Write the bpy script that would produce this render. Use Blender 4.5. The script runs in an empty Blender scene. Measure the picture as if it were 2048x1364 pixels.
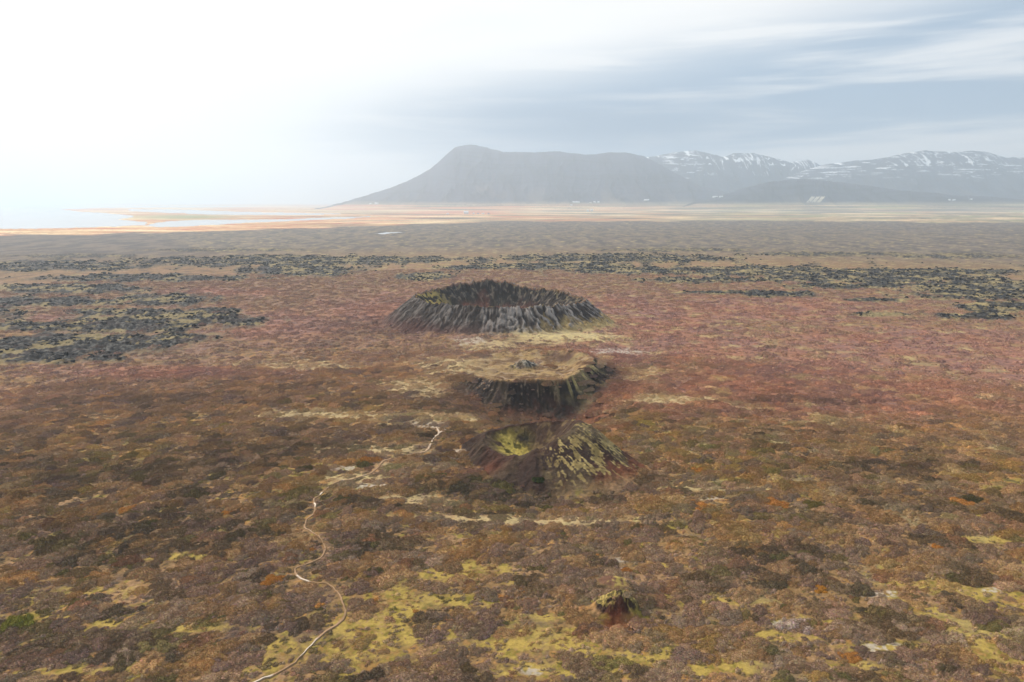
import bpy, bmesh, math, random
import numpy as np
from math import radians, pi

random.seed(7)
RS = np.random.RandomState(11)
F32 = np.float32
Q = 1.0                       # grid fineness (1 = full)

# ------------------------------------------------------------------ scene
sc = bpy.context.scene
COL = sc.collection
CAM_H = 120.0
PITCH = radians(11.5)
FPX = 1365.0                  # focal length in photo pixels (2048 wide)
cp, sp = math.cos(PITCH), math.sin(PITCH)

cam_d = bpy.data.cameras.new("camera")
cam_d.sensor_width = 36.0
cam_d.lens = 36.0 * FPX / 2048.0
cam_d.clip_start = 1.0
cam_d.clip_end = 300000.0
cam = bpy.data.objects.new("camera", cam_d)
cam.location = (0, 0, CAM_H)
cam.rotation_euler = (radians(90) - PITCH, 0, 0)
COL.objects.link(cam)
sc.camera = cam

sc.view_settings.view_transform = 'Standard'
sc.view_settings.look = 'None'
sc.view_settings.exposure = 0.38
sc.view_settings.gamma = 1.0
sc.render.engine = 'CYCLES'
sc.cycles.max_bounces = 5
sc.cycles.diffuse_bounces = 2
sc.cycles.glossy_bounces = 2
sc.cycles.transmission_bounces = 2
sc.cycles.volume_bounces = 2
sc.cycles.use_denoising = True
sc.cycles.denoising_prefilter = 'ACCURATE'
sc.cycles.denoising_input_passes = 'RGB_ALBEDO_NORMAL'
sc.cycles.use_adaptive_sampling = False
sc.cycles.sample_clamp_indirect = 4.0

# ------------------------------------------------------------------ helpers
def at(px, py, z=0.0):
    """photo pixel -> the point of the plane at height z seen there"""
    u = (px - 1024) / FPX
    v = (682 - py) / FPX
    dx, dy, dz = u, cp + v * sp, -sp + v * cp
    t = (z - CAM_H) / dz
    return dx * t, dy * t

def img(x, y):
    zc = y * cp + CAM_H * sp
    zc = np.where(zc < 1.0, 1.0, zc)
    return 1024 + FPX * x / zc, 682 - FPX * (y * sp - CAM_H * cp) / zc

TAB = RS.rand(512, 512).astype(F32) * 2 * np.pi
GX, GY = np.cos(TAB), np.sin(TAB)

def pn(x, y, s=0):
    x = np.asarray(x, dtype=np.float64) + s * 37.37
    y = np.asarray(y, dtype=np.float64) + s * 91.73
    ix = np.floor(x); iy = np.floor(y)
    fx = (x - ix).astype(F32); fy = (y - iy).astype(F32)
    ix = ix.astype(np.int64); iy = iy.astype(np.int64)
    a0, a1 = ix & 511, (ix + 1) & 511
    b0, b1 = iy & 511, (iy + 1) & 511
    u = fx * fx * fx * (fx * (fx * 6 - 15) + 10)
    v = fy * fy * fy * (fy * (fy * 6 - 15) + 10)
    n00 = GX[a0, b0] * fx + GY[a0, b0] * fy
    n10 = GX[a1, b0] * (fx - 1) + GY[a1, b0] * fy
    n01 = GX[a0, b1] * fx + GY[a0, b1] * (fy - 1)
    n11 = GX[a1, b1] * (fx - 1) + GY[a1, b1] * (fy - 1)
    a = n00 + u * (n10 - n00)
    b = n01 + u * (n11 - n01)
    return (a + v * (b - a)) * 1.5

def fbm(x, y, octs=4, s=0, gain=0.5):
    t = 0.0; amp = 1.0; tot = 0.0
    c, sn = 0.8, 0.6
    for k in range(octs):
        t = t + amp * pn(x, y, s + k * 3)
        tot += amp
        amp *= gain
        x, y = (c * x - sn * y) * 2.03, (sn * x + c * y) * 2.03
    return t / tot * 1.35

def ridged(x, y, octs=3, s=0):
    t = 0.0; amp = 1.0; tot = 0.0
    for k in range(octs):
        t = t + amp * (1 - np.abs(pn(x, y, s + k * 5)) * 1.6)
        tot += amp
        amp *= 0.5
        x, y = x * 2.07 + 3.1, y * 2.07 - 1.7
    return t / tot

def sm(a, b, x):
    t = np.clip((x - a) / (b - a), 0, 1)
    return t * t * (3 - 2 * t)

def lin(c):
    c = np.array(c, dtype=np.float64) / 255.0
    return np.where(c <= 0.04045, c / 12.92, ((c + 0.055) / 1.055) ** 2.4).astype(F32)

ALB = 1.0

def mixc(a, b, t):
    return a + (b - a) * np.asarray(t)[..., None]

def periodic(theta, pts):
    """smooth periodic interpolation; pts = [(deg, value)]"""
    xs = np.array([p[0] for p in pts], float); ys = np.array([p[1] for p in pts], float)
    xs = np.concatenate([xs - 360, xs, xs + 360]); ys = np.concatenate([ys, ys, ys])
    d = np.degrees(theta) % 360
    i = np.clip(np.searchsorted(xs, d, side='right') - 1, 0, len(xs) - 2)
    t = (d - xs[i]) / (xs[i + 1] - xs[i])
    t = t * t * (3 - 2 * t)
    return ys[i] + (ys[i + 1] - ys[i]) * t

def blobs(px, py, lst):
    """soft union of ellipses laid on the ground plane: (cx, cy, rx, ry[, tilt])"""
    f = np.zeros(px.shape, F32)
    for b in lst:
        cx, cy, rx, ry = b[:4]
        tl = b[4] if len(b) > 4 else 0.0
        dy = (py - cy - tl * (px - cx)) / ry
        dx = (px - cx) / rx
        f = np.maximum(f, np.clip(1.35 - np.sqrt(dx * dx + dy * dy) * 0.85, 0, 1.2))
    return f

# ------------------------------------------------------------------ landscape features
C1 = (-12.0, 688.0, 86.0, 69.0)      # big crater: centre, rim radii
C2 = (12.0, 476.0, 46.0, 54.0)       # flat mossy crater
C3 = (9.5, 312.0, 24.0, 17.0)        # small cone
PITC = (20.0, 393.0, 40.0, 27.0)     # pit between them
KX, KY = at(1232, 1222, 0)           # foreground knob
OX, OY = at(1047, 726, 5)            # outcrop in the mossy crater

PATCH = {                            # centre x, y, radii of each feature's own sheet
    'main': (C1[0] - 2, C1[1] - 4, 180.0, 138.0),
    'mid': (C2[0] + 4, 456.0, 92.0, 86.0),
    'cone': (C3[0] + 3, 312.0, 62.0, 57.0),
    'knob': (KX, KY + 4, 17.0, 19.0),
    'outcrop': (OX + 0.5, OY, 21.0, 15.0),
}

def polar(x, y, c, warp=0.0, seed=0):
    dx, dy = (x - c[0]) / c[2], (y - c[1]) / c[3]
    s = np.sqrt(dx * dx + dy * dy)
    th = np.arctan2(dy, dx)
    if warp:
        s = s * (1 + warp * fbm(1.6 * np.cos(th) + seed, 1.6 * np.sin(th) + 2 * seed, 4, 81))
    rl = np.sqrt((c[2] * np.cos(th)) ** 2 + (c[3] * np.sin(th)) ** 2)
    return s, th, (s - 1) * rl, rl

LAVA = [(330, 640, 210, 20), (140, 690, 230, 26, -0.03), (60, 716, 190, 14), (250, 655, 200, 12), (60, 655, 120, 12), (310, 683, 120, 16, -0.1),
        (90, 604, 170, 10), (340, 600, 110, 13), (130, 578, 200, 10), (250, 625, 120, 8), (420, 622, 60, 5), (200, 720, 60, 6),
        (80, 532, 220, 13), (520, 522, 340, 12), (600, 540, 130, 13), (300, 556, 240, 8), (850, 553, 62, 9), (700, 520, 300, 8),
        (1230, 517, 260, 10), (1500, 543, 210, 11), (1740, 556, 250, 15), (1960, 580, 170, 26), (2020, 615, 120, 14),
        (1560, 590, 90, 6), (1700, 572, 140, 7), (1850, 545, 250, 9), (1290, 541, 170, 9), (1960, 632, 90, 8), (1770, 628, 80, 5), (1500, 586, 160, 4), (1350, 500, 160, 4), (1650, 508, 170, 5), (1920, 512, 160, 6), (1750, 600, 60, 4), (450, 500, 200, 4), (150, 512, 160, 5), (960, 535, 90, 5), (1420, 560, 160, 6),
        (2250, 600, 200, 40), (-200, 640, 250, 70), (1120, 532, 200, 8)]
MOSS = [(770, 1275, 160, 48), (850, 1205, 120, 32), (1150, 1290, 150, 34, 0.25), (1090, 1345, 150, 22), (1940, 1185, 150, 26, 0.2), (1880, 1235, 130, 20, 0.3), (1990, 1300, 110, 20, 0.3),
        (1430, 1335, 120, 14), (930, 1150, 130, 20), (680, 1320, 140, 30), (1010, 1290, 120, 24), (1280, 1320, 110, 22), (1470, 1200, 90, 10), (1650, 1240, 90, 9), (420, 1260, 90, 10), (1980, 1080, 70, 8), (60, 1230, 90, 9), (110, 1183, 190, 11, -0.05), (1560, 1270, 90, 10), (1750, 1290, 90, 12), (330, 1115, 70, 8), (1090, 1235, 60, 12),
        (560, 1300, 60, 20), (480, 1345, 80, 12), (1800, 1170, 60, 8), (250, 1250, 90, 8), (1340, 1130, 60, 6), (150, 1340, 140, 10), (1700, 1330, 80, 10)]
TANP = [(860, 1000, 110, 15), (840, 935, 90, 12), (760, 900, 130, 12), (1090, 688, 80, 12), (1090, 672, 120, 16), (900, 735, 110, 24), (980, 700, 70, 10), (840, 770, 110, 14), (820, 835, 110, 14), (1270, 745, 70, 20),
        (870, 780, 80, 14), (700, 960, 80, 12), (1430, 980, 120, 8), (930, 830, 70, 10), (640, 830, 120, 12), (1060, 1040, 240, 14), (1350, 800, 100, 9), (600, 730, 140, 12)]
GREYP = [(860, 850, 50, 8), (745, 975, 60, 9), (690, 940, 55, 7), (1750, 1190, 60, 9), (1580, 1245, 40, 9), (1760, 1300, 60, 16), (1150, 680, 90, 8), (1240, 705, 80, 8), (940, 690, 45, 9), (1990, 1180, 30, 8),
         (1250, 1120, 60, 6), (920, 905, 40, 8), (1060, 1345, 40, 12), (1410, 1000, 70, 6)]
REDM = [(1500, 620, 330, 30), (1800, 690, 320, 40), (1330, 650, 130, 45), (1420, 700, 160, 40), (1990, 730, 150, 40), (1650, 740, 220, 30), (560, 650, 210, 32), (740, 625, 130, 30), (330, 745, 260, 14),
        (960, 600, 260, 26), (1830, 770, 70, 8), (1600, 785, 480, 62), (1250, 700, 160, 60), (430, 585, 150, 10), (100, 635, 90, 8), (1250, 610, 120, 25)]
DARKM = [(720, 655, 120, 20), (800, 668, 80, 12), (1290, 733, 55, 7, -0.25), (640, 690, 60, 8), (880, 870, 40, 8), (1500, 1160, 120, 30), (1100, 985, 190, 26), (920, 975, 130, 20), (300, 1080, 260, 60), (150, 1290, 260, 50), (700, 1010, 110, 16),
         (1800, 935, 180, 18), (700, 1095, 100, 22), (1570, 1110, 120, 24), (880, 810, 80, 14), (1050, 840, 90, 18), (520, 900, 200, 20), (200, 940, 260, 30), (300, 800, 200, 14), (1600, 800, 160, 10)]

# bay, inlets, pond: polygons given by the photo and carried to the ground plane
WATER = [
    [(-900, 408.4), (120, 409), (340, 412.5), (330, 414.5), (200, 416), (120, 419), (160, 423), (210, 426), (270, 431), (262, 435), (235, 439), (290, 443.5), (290, 450), (200, 454), (70, 457.5), (-80, 457), (-300, 462), (-900, 470)],
    [(250, 418.8), (360, 419), (520, 424.5), (640, 426), (690, 428), (600, 430.2), (430, 429), (330, 425), (270, 422.4)],
    [(286, 452.6), (300, 447.4), (340, 441.6), (420, 439.4), (560, 438.6), (640, 435.4), (752, 432.2), (700, 436.4), (610, 440.6), (500, 445), (420, 450), (330, 454)],
    [(749, 466.4), (770, 464.2), (816, 464.0), (790, 466), (765, 468.4)],
]

def in_poly(px, py, poly):
    ins = np.zeros(px.shape, bool)
    n = len(poly)
    for i in range(n):
        x0, y0 = poly[i]; x1, y1 = poly[(i + 1) % n]
        if y0 == y1:
            continue
        c = ((y0 > py) != (y1 > py)) & (px < (x1 - x0) * (py - y0) / (y1 - y0) + x0)
        ins ^= c
    return ins

def features(x, y):
    """masks of the ground plane shared by the height and the colour"""
    px, py = img(x, y)
    d = np.hypot(x, y)
    D = {'px': px, 'py': py, 'd': d}
    w = fbm(x / 60, y / 60, 3, 40)
    w2 = fbm(x / (14 + d * 0.012), y / (14 + d * 0.03), 4, 50)
    front = (y > 30)
    k = np.clip(d / 900, 0.3, 1.4)
    f = blobs(px, py, LAVA)
    band = np.exp(-((py - 528) / 30) ** 2) * 0.35
    lava = sm(0.35, 0.75, np.maximum(f, band) + 0.42 * w2 + 0.12 * w) * front
    lava *= sm(380, 520, d) * (1 - sm(2300, 3200, d))
    s1 = polar(x, y, C1)[0]
    lava *= sm(1.5, 1.9, s1)
    D['lava'] = lava
    m = blobs(px, py, MOSS)
    w3 = fbm(x / 7, y / 7, 4, 61)
    D['w'], D['w2'], D['w3'] = w, w2, w3
    D['moss'] = sm(0.32, 1.0, m * 1.05 + 0.7 * w3 + 0.3 * w + 0.25 * pn(x / 1.6, y / 1.6, 63)) * sm(0.02, 0.4, m) * front
    tb = blobs(px, py, TANP)
    D['tan'] = sm(0.3, 1.0, tb + 0.55 * w3 * (d < 700) + 0.25 * w2) * sm(0.02, 0.4, tb) * front
    gb = blobs(px, py, GREYP)
    D['grey'] = sm(0.55, 0.95, gb + 0.5 * w3) * sm(0.05, 0.4, gb) * front
    D['red'] = sm(0.2, 1.0, blobs(px, py, REDM) + 0.4 * w2) * front
    D['dark'] = sm(0.3, 1.0, blobs(px, py, DARKM) + 0.4 * w3) * front
    wp = np.zeros(px.shape, bool)
    sel = (d > 2000) & front & (py > 405)
    if sel.any():
        jx = px[sel] + 14 * fbm(px[sel] / 40, py[sel] / 3, 3, 71)
        jy = py[sel] + 0.9 * fbm(px[sel] / 30, py[sel] / 3, 3, 75)
        t = np.zeros(jx.shape, bool)
        for poly in WATER:
            t |= in_poly(jx, jy, poly)
        wp[sel] = t
    D['water'] = wp
    return D

def height(x, y, D, detail=True):
    d = D['d']
    fade = 1 - sm(900, 3000, d)
    z = 1.2 * fbm(x / 130, y / 130, 2, 5) * (1 - sm(2500, 6000, d))
    z = z + 0.55 * fbm(x / 26, y / 26, 3, 8) * fade
    # hummocky heath
    hum = pn(x / 5.5, y / 5.5, 13)
    z = z + (0.35 * np.maximum(hum, -0.4) + 0.18 * pn(x / 2.2, y / 2.2, 17)) * (1 - sm(500, 1200, d)) * (1 - 0.7 * D['moss'])
    # lava rubble
    lv = D['lava']
    rough = ridged(x / 19, y / 19, 3, 21)
    z = z + lv * (0.4 + 2.6 * (rough - 0.35) + 1.2 * pn(x / 6, y / 8, 25) + 0.9 * pn(x / 2.6, y / 4, 27))
    # low swell that carries the craters
    z = z + 5.5 * np.exp(-((x - 5) / 105) ** 2 - ((y - 590) / 52) ** 2)
    z = np.where(D['water'], -5.0, z)
    # ---- flat mossy crater and the pit in front of it
    s, th, o, rl = polar(x, y, C2, 0.16, 3)
    rn = 1.0 * fbm(x / 9, y / 9, 3, 31) * np.exp(-((o) / 14) ** 2)
    rim = periodic(th, [(0, 10.2), (40, 9.0), (75, 5.0), (110, 3.6), (150, 2.8), (190, 3.6), (215, 5.8), (250, 7.8), (285, 8.6), (320, 10.0)])
    wid = periodic(th, [(0, 19), (45, 26), (90, 50), (150, 60), (190, 45), (225, 20), (270, 15), (315, 15)])
    floor = 1.4 + 0.012 * (y - 470)
    base_mid = z.copy()
    ins = floor - 2.2 * np.exp(-((x - 38) / 16) ** 2 - ((y - 498) / 20) ** 2) + (rim - floor) * sm(0.52, 1.0, s) ** 1.2 + 1.0 * fbm(x / 12, y / 12, 4, 33)
    t = np.clip(o / wid, 0, 1)
    out_c = base_mid * 0 + rim * (1 - t) ** 1.6
    z = np.where(s < 1, np.maximum(ins, 0) + 0.3 * base_mid, out_c + base_mid * sm(0, 1, t) + 0.3 * base_mid * (1 - sm(0, 1, t))) + rn
    ps = np.sqrt(((x - PITC[0]) / PITC[2]) ** 2 + ((y - PITC[1]) / PITC[3]) ** 2)
    pit = np.exp(-(ps ** 2.6) * 1.1) * sm(0.99, 1.12, s) 
    z = z - 13.0 * pit
    face = np.exp(-((o - 9) / 9) ** 2) * sm(200, 235, np.degrees(th) % 360) * (1 - sm(352, 372, np.degrees(th) % 360))
    fl = pn(th * 13, o / 22, 35) + 0.6 * pn(th * 31, o / 16, 36)
    z = z + face * (1.1 * fl + 0.7 * pn(x / 2.2, y / 2.2, 37))
    D['mid_face'] = face; D['pit'] = pit; D['mid_s'] = s; D['mid_o'] = o; D['mid_th'] = th; D['mid_fl'] = fl
    # ---- outcrop inside it
    rx = (x - OX) * 0.9 + (y - OY) * 0.45; ry = -(x - OX) * 0.45 + (y - OY) * 0.9
    oc = np.exp(-((rx / 12.0) ** 2 + (ry / 6.5) ** 2) ** 1.3)
    z = z + oc * (4.6 + 1.6 * pn(rx / 3.0, ry / 9, 41) + 1.2 * pn(x / 2, y / 2, 42) - 1.6 * sm(0, -8, rx))
    D['oc'] = oc
    # ---- small cone
    s, th, o, rl = polar(x, y, C3, 0.12, 5)
    rim = periodic(th, [(0, 17.0), (30, 15.6), (60, 12.6), (95, 10.6), (135, 9.6), (175, 9.0), (210, 7.2), (235, 5.8), (255, 6.6), (275, 9.8), (300, 14.2), (330, 17.2)])
    wid = periodic(th, [(0, 22), (45, 20), (90, 26), (135, 18), (180, 9), (225, 9), (258, 22), (300, 40), (335, 35)])
    t = np.clip(o / wid, 0, 1)
    rn = 0.35 * fbm(x / 5, y / 5, 3, 45) * np.exp(-(o / 9) ** 2)
    fl = periodic(th, [(0, 1.2), (90, -1.0), (180, -1.0), (235, 0.2), (300, 1.5)])
    ins = fl + (rim - fl) * np.clip(s, 0, 1) ** 1.6
    band = 1 - sm(0, 1, t) * 0.45 - 0.55 * t
    zc = rim * band
    z = np.where(s < 1, ins, zc + z * sm(0.0, 1.0, t)) + rn
    gul = pn(th * 9, o / 30, 47) * np.sin(np.pi * np.clip(t, 0, 1)) * (s > 1)
    z = z + 1.2 * gul + (0.55 * fbm(x / 3.2, y / 3.2, 4, 49)) * (s < 2.6)
    D['cone_s'], D['cone_th'], D['cone_t'], D['cone_o'] = s, th, t, o
    z = z + 2.2 * np.exp(-((x - 33) / 11) ** 2 - ((y - 301) / 11) ** 2)
    # front moat of the cone
    z = z - 2.6 * np.exp(-((x - 4) / 46) ** 2 - ((y - 262) / 13) ** 2)
    # ---- foreground knob
    kx, ky = x - KX, y - KY
    kk = np.exp(-((kx / 5.8 + 0.12 * pn(y / 2, x / 2, 52)) ** 2 + (ky / 4.4 + 0.12 * pn(x / 2, y / 2, 54)) ** 2) ** 1.6)
    kb = np.exp(-((kx - 0.5) / 5.5) ** 2 - ((ky - 13) / 5) ** 2)
    z = z + kk * (4.2 + 1.5 * fbm(x / 2.2, y / 2.2, 4, 51) + 1.4 * np.clip(kx / 4, -1, 0.6)) + 2.3 * kb + 2.0 * np.exp(-((kx) / 11) ** 2 - ((ky - 7) / 10) ** 2) - 1.3 * np.exp(-((kx + 0.5) / 6) ** 2 - ((ky + 7) / 3.5) ** 2)
    D['knob'] = kk; D['knob_back'] = kb
    # ---- big crater
    s, th, o, rl = polar(x, y, C1, 0.06, 7)
    jag = 2.3 * fbm(th * 12, 0 * th + 3, 4, 55) + 0.9 * pn(th * 46, o / 9, 57)
    rim = periodic(th, [(0, 22.5), (25, 24.0), (50, 26.5), (72, 28.0), (86, 33.5), (100, 36.0), (114, 33.0), (126, 33.5), (142, 29.5), (165, 27.5), (195, 27.0), (230, 26.6), (262, 26.2), (290, 26.0), (325, 24.0)])
    wid = periodic(th, [(0, 34), (60, 40), (120, 42), (165, 40), (190, 38), (222, 34), (265, 29), (300, 31), (335, 36)])
    t = np.clip(o / wid, 0, 1)
    prof = np.where(t < 0.8, 1 - 1.12 * t, 0.104 * ((1 - t) / 0.2) ** 1.3)
    flute = (ridged(th * 10 + 0.5 * pn(o / 7, th * 4, 58) + 0.9 * pn(th * 4, o * 0, 64) + 0.25 * pn(x / 7, y / 7, 68), o / 70, 2, 59) - 0.55) * (0.75 + 0.6 * pn(th * 5, o * 0 + 4, 65))
    flute2 = pn(th * 38 + 0.8 * pn(x / 9, y / 9, 67), o / 9, 60)
    wall = sm(-0.02, 0.04, t) * (1 - sm(0.6, 0.98, t))
    outz = rim * prof + z * sm(0.3, 1.0, t) + wall * (3.4 * flute * (0.45 + 0.55 * sm(215, 262, (np.degrees(th) % 360) + 360 * ((np.degrees(th) % 360) < 120))) + 0.9 * flute2) + sm(1.0, 0.8, t) * wall * 0.9 * fbm(x / 4.0, y / 4.0, 3, 62)
    flr = -12.0
    ins = flr + (rim - flr) * (0.12 * sm(0, 0.5, s) + 0.88 * np.clip((s - 0.42) / 0.58, 0, 1) ** 1.15)
    ins = ins + (2.2 * fbm(x / 9, y / 9, 4, 63) + 0.5 * flute2) * sm(0.3, 0.6, s)
    z = np.where(s < 1, ins, outz) + jag * np.exp(-(o / 7.0) ** 2)
    z = np.where(t >= 1, np.where(s >= 1, outz, z), z)
    D['c1_s'], D['c1_th'], D['c1_t'], D['c1_o'], D['c1_fl'], D['c1_fl2'] = s, th, t, o, flute, flute2
    # far land rises a little towards the horizon
    far = sm(9000, 30000, d)
    z = z + np.where(D['water'], 0, far * 22 * (0.6 + fbm(x / 9000, y / 9000, 2, 66)))
    return z

def meadow(px, py):
    """strips of wet meadow, reeds and bog between the lava and the mountains"""
    q = fbm(px / 260, py / 2.6, 4, 135)
    q2 = fbm(px / 140, py / 1.8, 4, 139)
    lf = sm(1500, 1000, px)
    mc = mixc(lin((190, 150, 104)), mixc(lin((150, 138, 112)), lin((184, 116, 82)), 0.25 + 0.75 * lf), sm(-0.1, 0.3, q))
    mc = mixc(mc, lin((156, 76, 58)), sm(0.0, 0.3, q2 + 0.15) * np.exp(-((px - 780) / 330) ** 2) * sm(424, 429, py))
    mc = mixc(mc, lin((88, 82, 72)), 0.9 * sm(0.0, 0.25, -q + 0.08 * (1 - lf)) * sm(450, 900, px))
    mc = mixc(mc, lin((226, 202, 158)), 0.85 * sm(0.05, 0.35, fbm(px / 300, py / 1.2, 3, 145)))  # pale grass, brightened in colour to stand for sunlight on it
    mc = mixc(mc, lin((128, 134, 84)), np.exp(-((px - 370) / 110) ** 2 - ((py - 434) / 4.5) ** 2))
    mc = mixc(mc, lin((98, 96, 86)), 0.7 * sm(900, 1400, px) * sm(-0.1, 0.25, fbm(px / 200, py / 3, 3, 149)))
    mc = mixc(mc, lin((150, 150, 96)), 0.6 * sm(1300, 1500, px) * sm(0.15, 0.35, fbm(px / 150, py / 2, 3, 153)))
    mc = mixc(mc, lin((120, 116, 100)), 0.8 * sm(412, 407, py))
    return mc

def colour(x, y, D):
    px, py, d = D['px'], D['py'], D['d']
    w, w2, w3 = D['w'], D['w2'], D['w3']
    n1 = fbm(x / 22, y / 22, 4, 101)
    n2 = fbm(x / 5, y / 5, 4, 105)
    n3 = fbm(x / 70, y / 70, 3, 109)
    n4 = pn(x / 1.3, y / 1.3, 113)
    far = sm(700, 1500, d)
    c = np.empty(x.shape + (3,), F32)
    c[:] = lin((124, 97, 62))
    c = mixc(c, lin((140, 110, 80)), sm(0.0, 0.6, n1 + 0.4 * n2 + 0.2 * n4))
    c = mixc(c, lin((108, 86, 66)), sm(0.05, 0.5, -n1 + 0.4 * n2))
    c = mixc(c, lin((156, 114, 60)), 0.7 * sm(0.15, 0.5, n2 + 0.4 * n3) * (1 - far))
    c = mixc(c, lin((126, 112, 48)), 0.85 * sm(0.08, 0.5, w3 + 0.5 * n3) * (1 - sm(300, 520, d)))
    c = mixc(c, lin((56, 48, 36)), 0.75 * sm(0.05, 0.55, -n2 + 0.3 * w - 0.3 * n4) * (1 - 0.6 * far))
    # left slope darker, purple-brown heath in the middle distance
    c = mixc(c, lin((120, 92, 88)), 0.5 * sm(380, 620, d) * (1 - sm(1100, 1600, d)) * sm(-0.3, 0.4, n1))
    c = mixc(c, mixc(lin((138, 92, 74)), lin((120, 86, 82)), sm(-0.3, 0.3, n3)), 0.65 * D['red'])
    c = mixc(c, lin((160, 112, 88)), 0.5 * D['red'] * sm(0.1, 0.4, n2))
    c = mixc(c, lin((168, 148, 108)), 0.75 * D['tan'] * sm(-0.5, 0.2, n2 + 0.3))
    c = mixc(c, lin((60, 50, 42)), 0.6 * D['dark'] * sm(-0.5, 0.3, n1))
    c = mixc(c, mixc(lin((158, 134, 68)), lin((112, 100, 42)), sm(-0.1, 0.35, n2)), D['moss'] * (0.95 - 0.5 * sm(0.0, 0.4, n4 + n2)))
    c = mixc(c, lin((165, 154, 140)), 0.75 * D['grey'] * sm(-0.4, 0.3, n4 + n2))
    # lava plain: black rubble with moss in the hollows
    lv = D['lava']
    ln = fbm(x / 4, y / 6, 3, 121)
    lc = mixc(lin((28, 27, 27)), lin((92, 89, 84)), sm(-0.05, 0.55, ln))
    lc = mixc(lc, lin((138, 122, 84)), 0.75 * sm(0.1, 0.35, 0.6 * fbm(x / 13, y / 18, 3, 125) + 0.8 * fbm(x / 50, y / 60, 3, 128)))
    around = sm(0.02, 0.35, lv) * (1 - sm(0.5, 0.9, lv))
    c = mixc(c, lin((136, 118, 86)), 0.45 * around)
    c = mixc(c, lc, lv)
    # olive plain, then wet meadows in strips towards the coast
    sx, sy = x / 900, y / 900
    e = 470 - 28 * sm(0, 1200, px) + 4 * sm(1500, 2048, px)
    oliv = sm(1300, 2000, d)
    oc = mixc(lin((108, 96, 84)), lin((80, 74, 70)), sm(-0.3, 0.3, fbm(x / 45, y / 130, 4, 131)))
    c = mixc(c, oc, oliv * (1 - 0.8 * lv))
    mead = sm(e + 1.5, e - 1.5, py + 3 * fbm(px / 120, py / 6, 3, 141))
    mc = meadow(px, py)
    c = mixc(c, mc, mead * sm(1800, 2300, d))
    # ---- flat crater, its front wall and the pit
    s, o, th = D['mid_s'], D['mid_o'], D['mid_th']
    deg = np.degrees(th) % 360
    inner = sm(1.04, 0.95, s) * (0.45 + 0.55 * sm(-40, 5, x + 20 * n1))
    ic = mixc(lin((148, 122, 82)), lin((96, 74, 50)), sm(-0.15, 0.3, 0.7 * n2 + 0.9 * n1))
    ic = mixc(ic, lin((152, 132, 112)), 0.5 * sm(0.1, 0.4, w3))
    c = mixc(c, ic, 0.9 * inner)
    rwall_shade = np.exp(-((s - 0.82) / 0.12) ** 2) * sm(5, 20, deg) * (1 - sm(62, 90, deg))
    c = mixc(c, lin((78, 56, 46)), 0.9 * rwall_shade)  # shadow on the right inner wall, painted as dark brown
    near = np.exp(-(np.maximum(o, 0) / 32) ** 4) * sm(0.98, 1.04, s) * sm(185, 225, deg + 360 * (deg < 90)) * (1 - sm(365, 395, deg + 360 * (deg < 90)))
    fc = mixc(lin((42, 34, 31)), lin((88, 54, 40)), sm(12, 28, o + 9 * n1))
    fc = mixc(fc, lin((128, 112, 96)), 0.7 * sm(0.25, 0.5, D['mid_fl'] * 0.6 + 0.5 * n4) * sm(16, 4, o))
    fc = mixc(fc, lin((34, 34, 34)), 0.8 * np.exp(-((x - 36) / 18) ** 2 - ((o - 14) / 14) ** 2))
    fc = mixc(fc, lin((168, 152, 96)), 0.7 * sm(0.1, 0.4, D['mid_fl']) * np.exp(-((x - 46) / 14) ** 2) * sm(12, 3, o))
    c = mixc(c, fc, near)
    pc = mixc(lin((62, 50, 36)), lin((100, 56, 40)), sm(-0.2, 0.25, n2 + 0.012 * (x - 10)))
    pc = mixc(pc, lin((46, 44, 30)), sm(0.1, 0.4, n1))
    c = mixc(c, pc, 0.95 * sm(0.2, 0.6, D['pit'] + 0.15 * n1) * (1 - 0.8 * near))
    c = mixc(c, mixc(lin((60, 55, 50)), lin((140, 134, 124)), sm(-0.1, 0.45, pn(((x - OX) * 0.9 + (y - OY) * 0.45) / 2.6, (y - OY) / 7, 41) + 0.3 * n4)), sm(0.25, 0.6, D['oc'] + 0.15 * n2))
    c = mixc(c, lin((165, 148, 80)), 0.8 * sm(0.15, 0.35, D['oc']) * sm(2, -12, x - OX) * sm(0.0, 0.3, n2))
    # ---- small cone
    s, th, t, o = D['cone_s'], D['cone_th'], D['cone_t'], D['cone_o']
    deg = np.degrees(th) % 360
    body = sm(1.05, 0.88, t + 0.14 * n2) * sm(2.8, 2.3, s)
    cc = mixc(lin((52, 39, 33)), lin((104, 62, 42)), sm(0.45, 1.0, t + 0.35 * n1) * sm(272, 296, deg + 360 * (deg < 90) + 8 * n1))
    cc = mixc(cc, lin((80, 52, 42)), 0.4 * np.exp(-(o / 4) ** 2) * sm(0.0, 0.4, n1 + 0.3))
    st = 0.75 * pn(th * 13 + 0.25 * n1, o / 12, 151) + 0.6 * pn(th * 41, o / 7, 152) + 1.0 * n2 + 0.5 * n4
    side = sm(272, 292, deg + 360 * (deg < 90)) * (1 - sm(395, 425, deg + 360 * (deg < 90)))
    yel = side * sm(-0.05, 0.38, st + 0.12 * sm(275, 330, deg + 360 * (deg < 90)) - 0.5 * sm(0.45, 0.95, t) * sm(400, 330, deg + 360 * (deg < 90)) - 0.6 * sm(0.14, 0.0, t)) * (s > 0.97)
    cc = mixc(cc, mixc(lin((168, 148, 96)), lin((128, 110, 68)), sm(-0.2, 0.3, n2)), 0.9 * yel)
    ins = sm(1.0, 0.93, s)
    it = mixc(lin((66, 50, 40)), lin((98, 80, 56)), sm(0.0, 0.4, n2))
    bowl = np.exp(-((x - C3[0] + 8.5) / 8.5) ** 4 - ((y - C3[1] - 2) / 11) ** 4)
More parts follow.
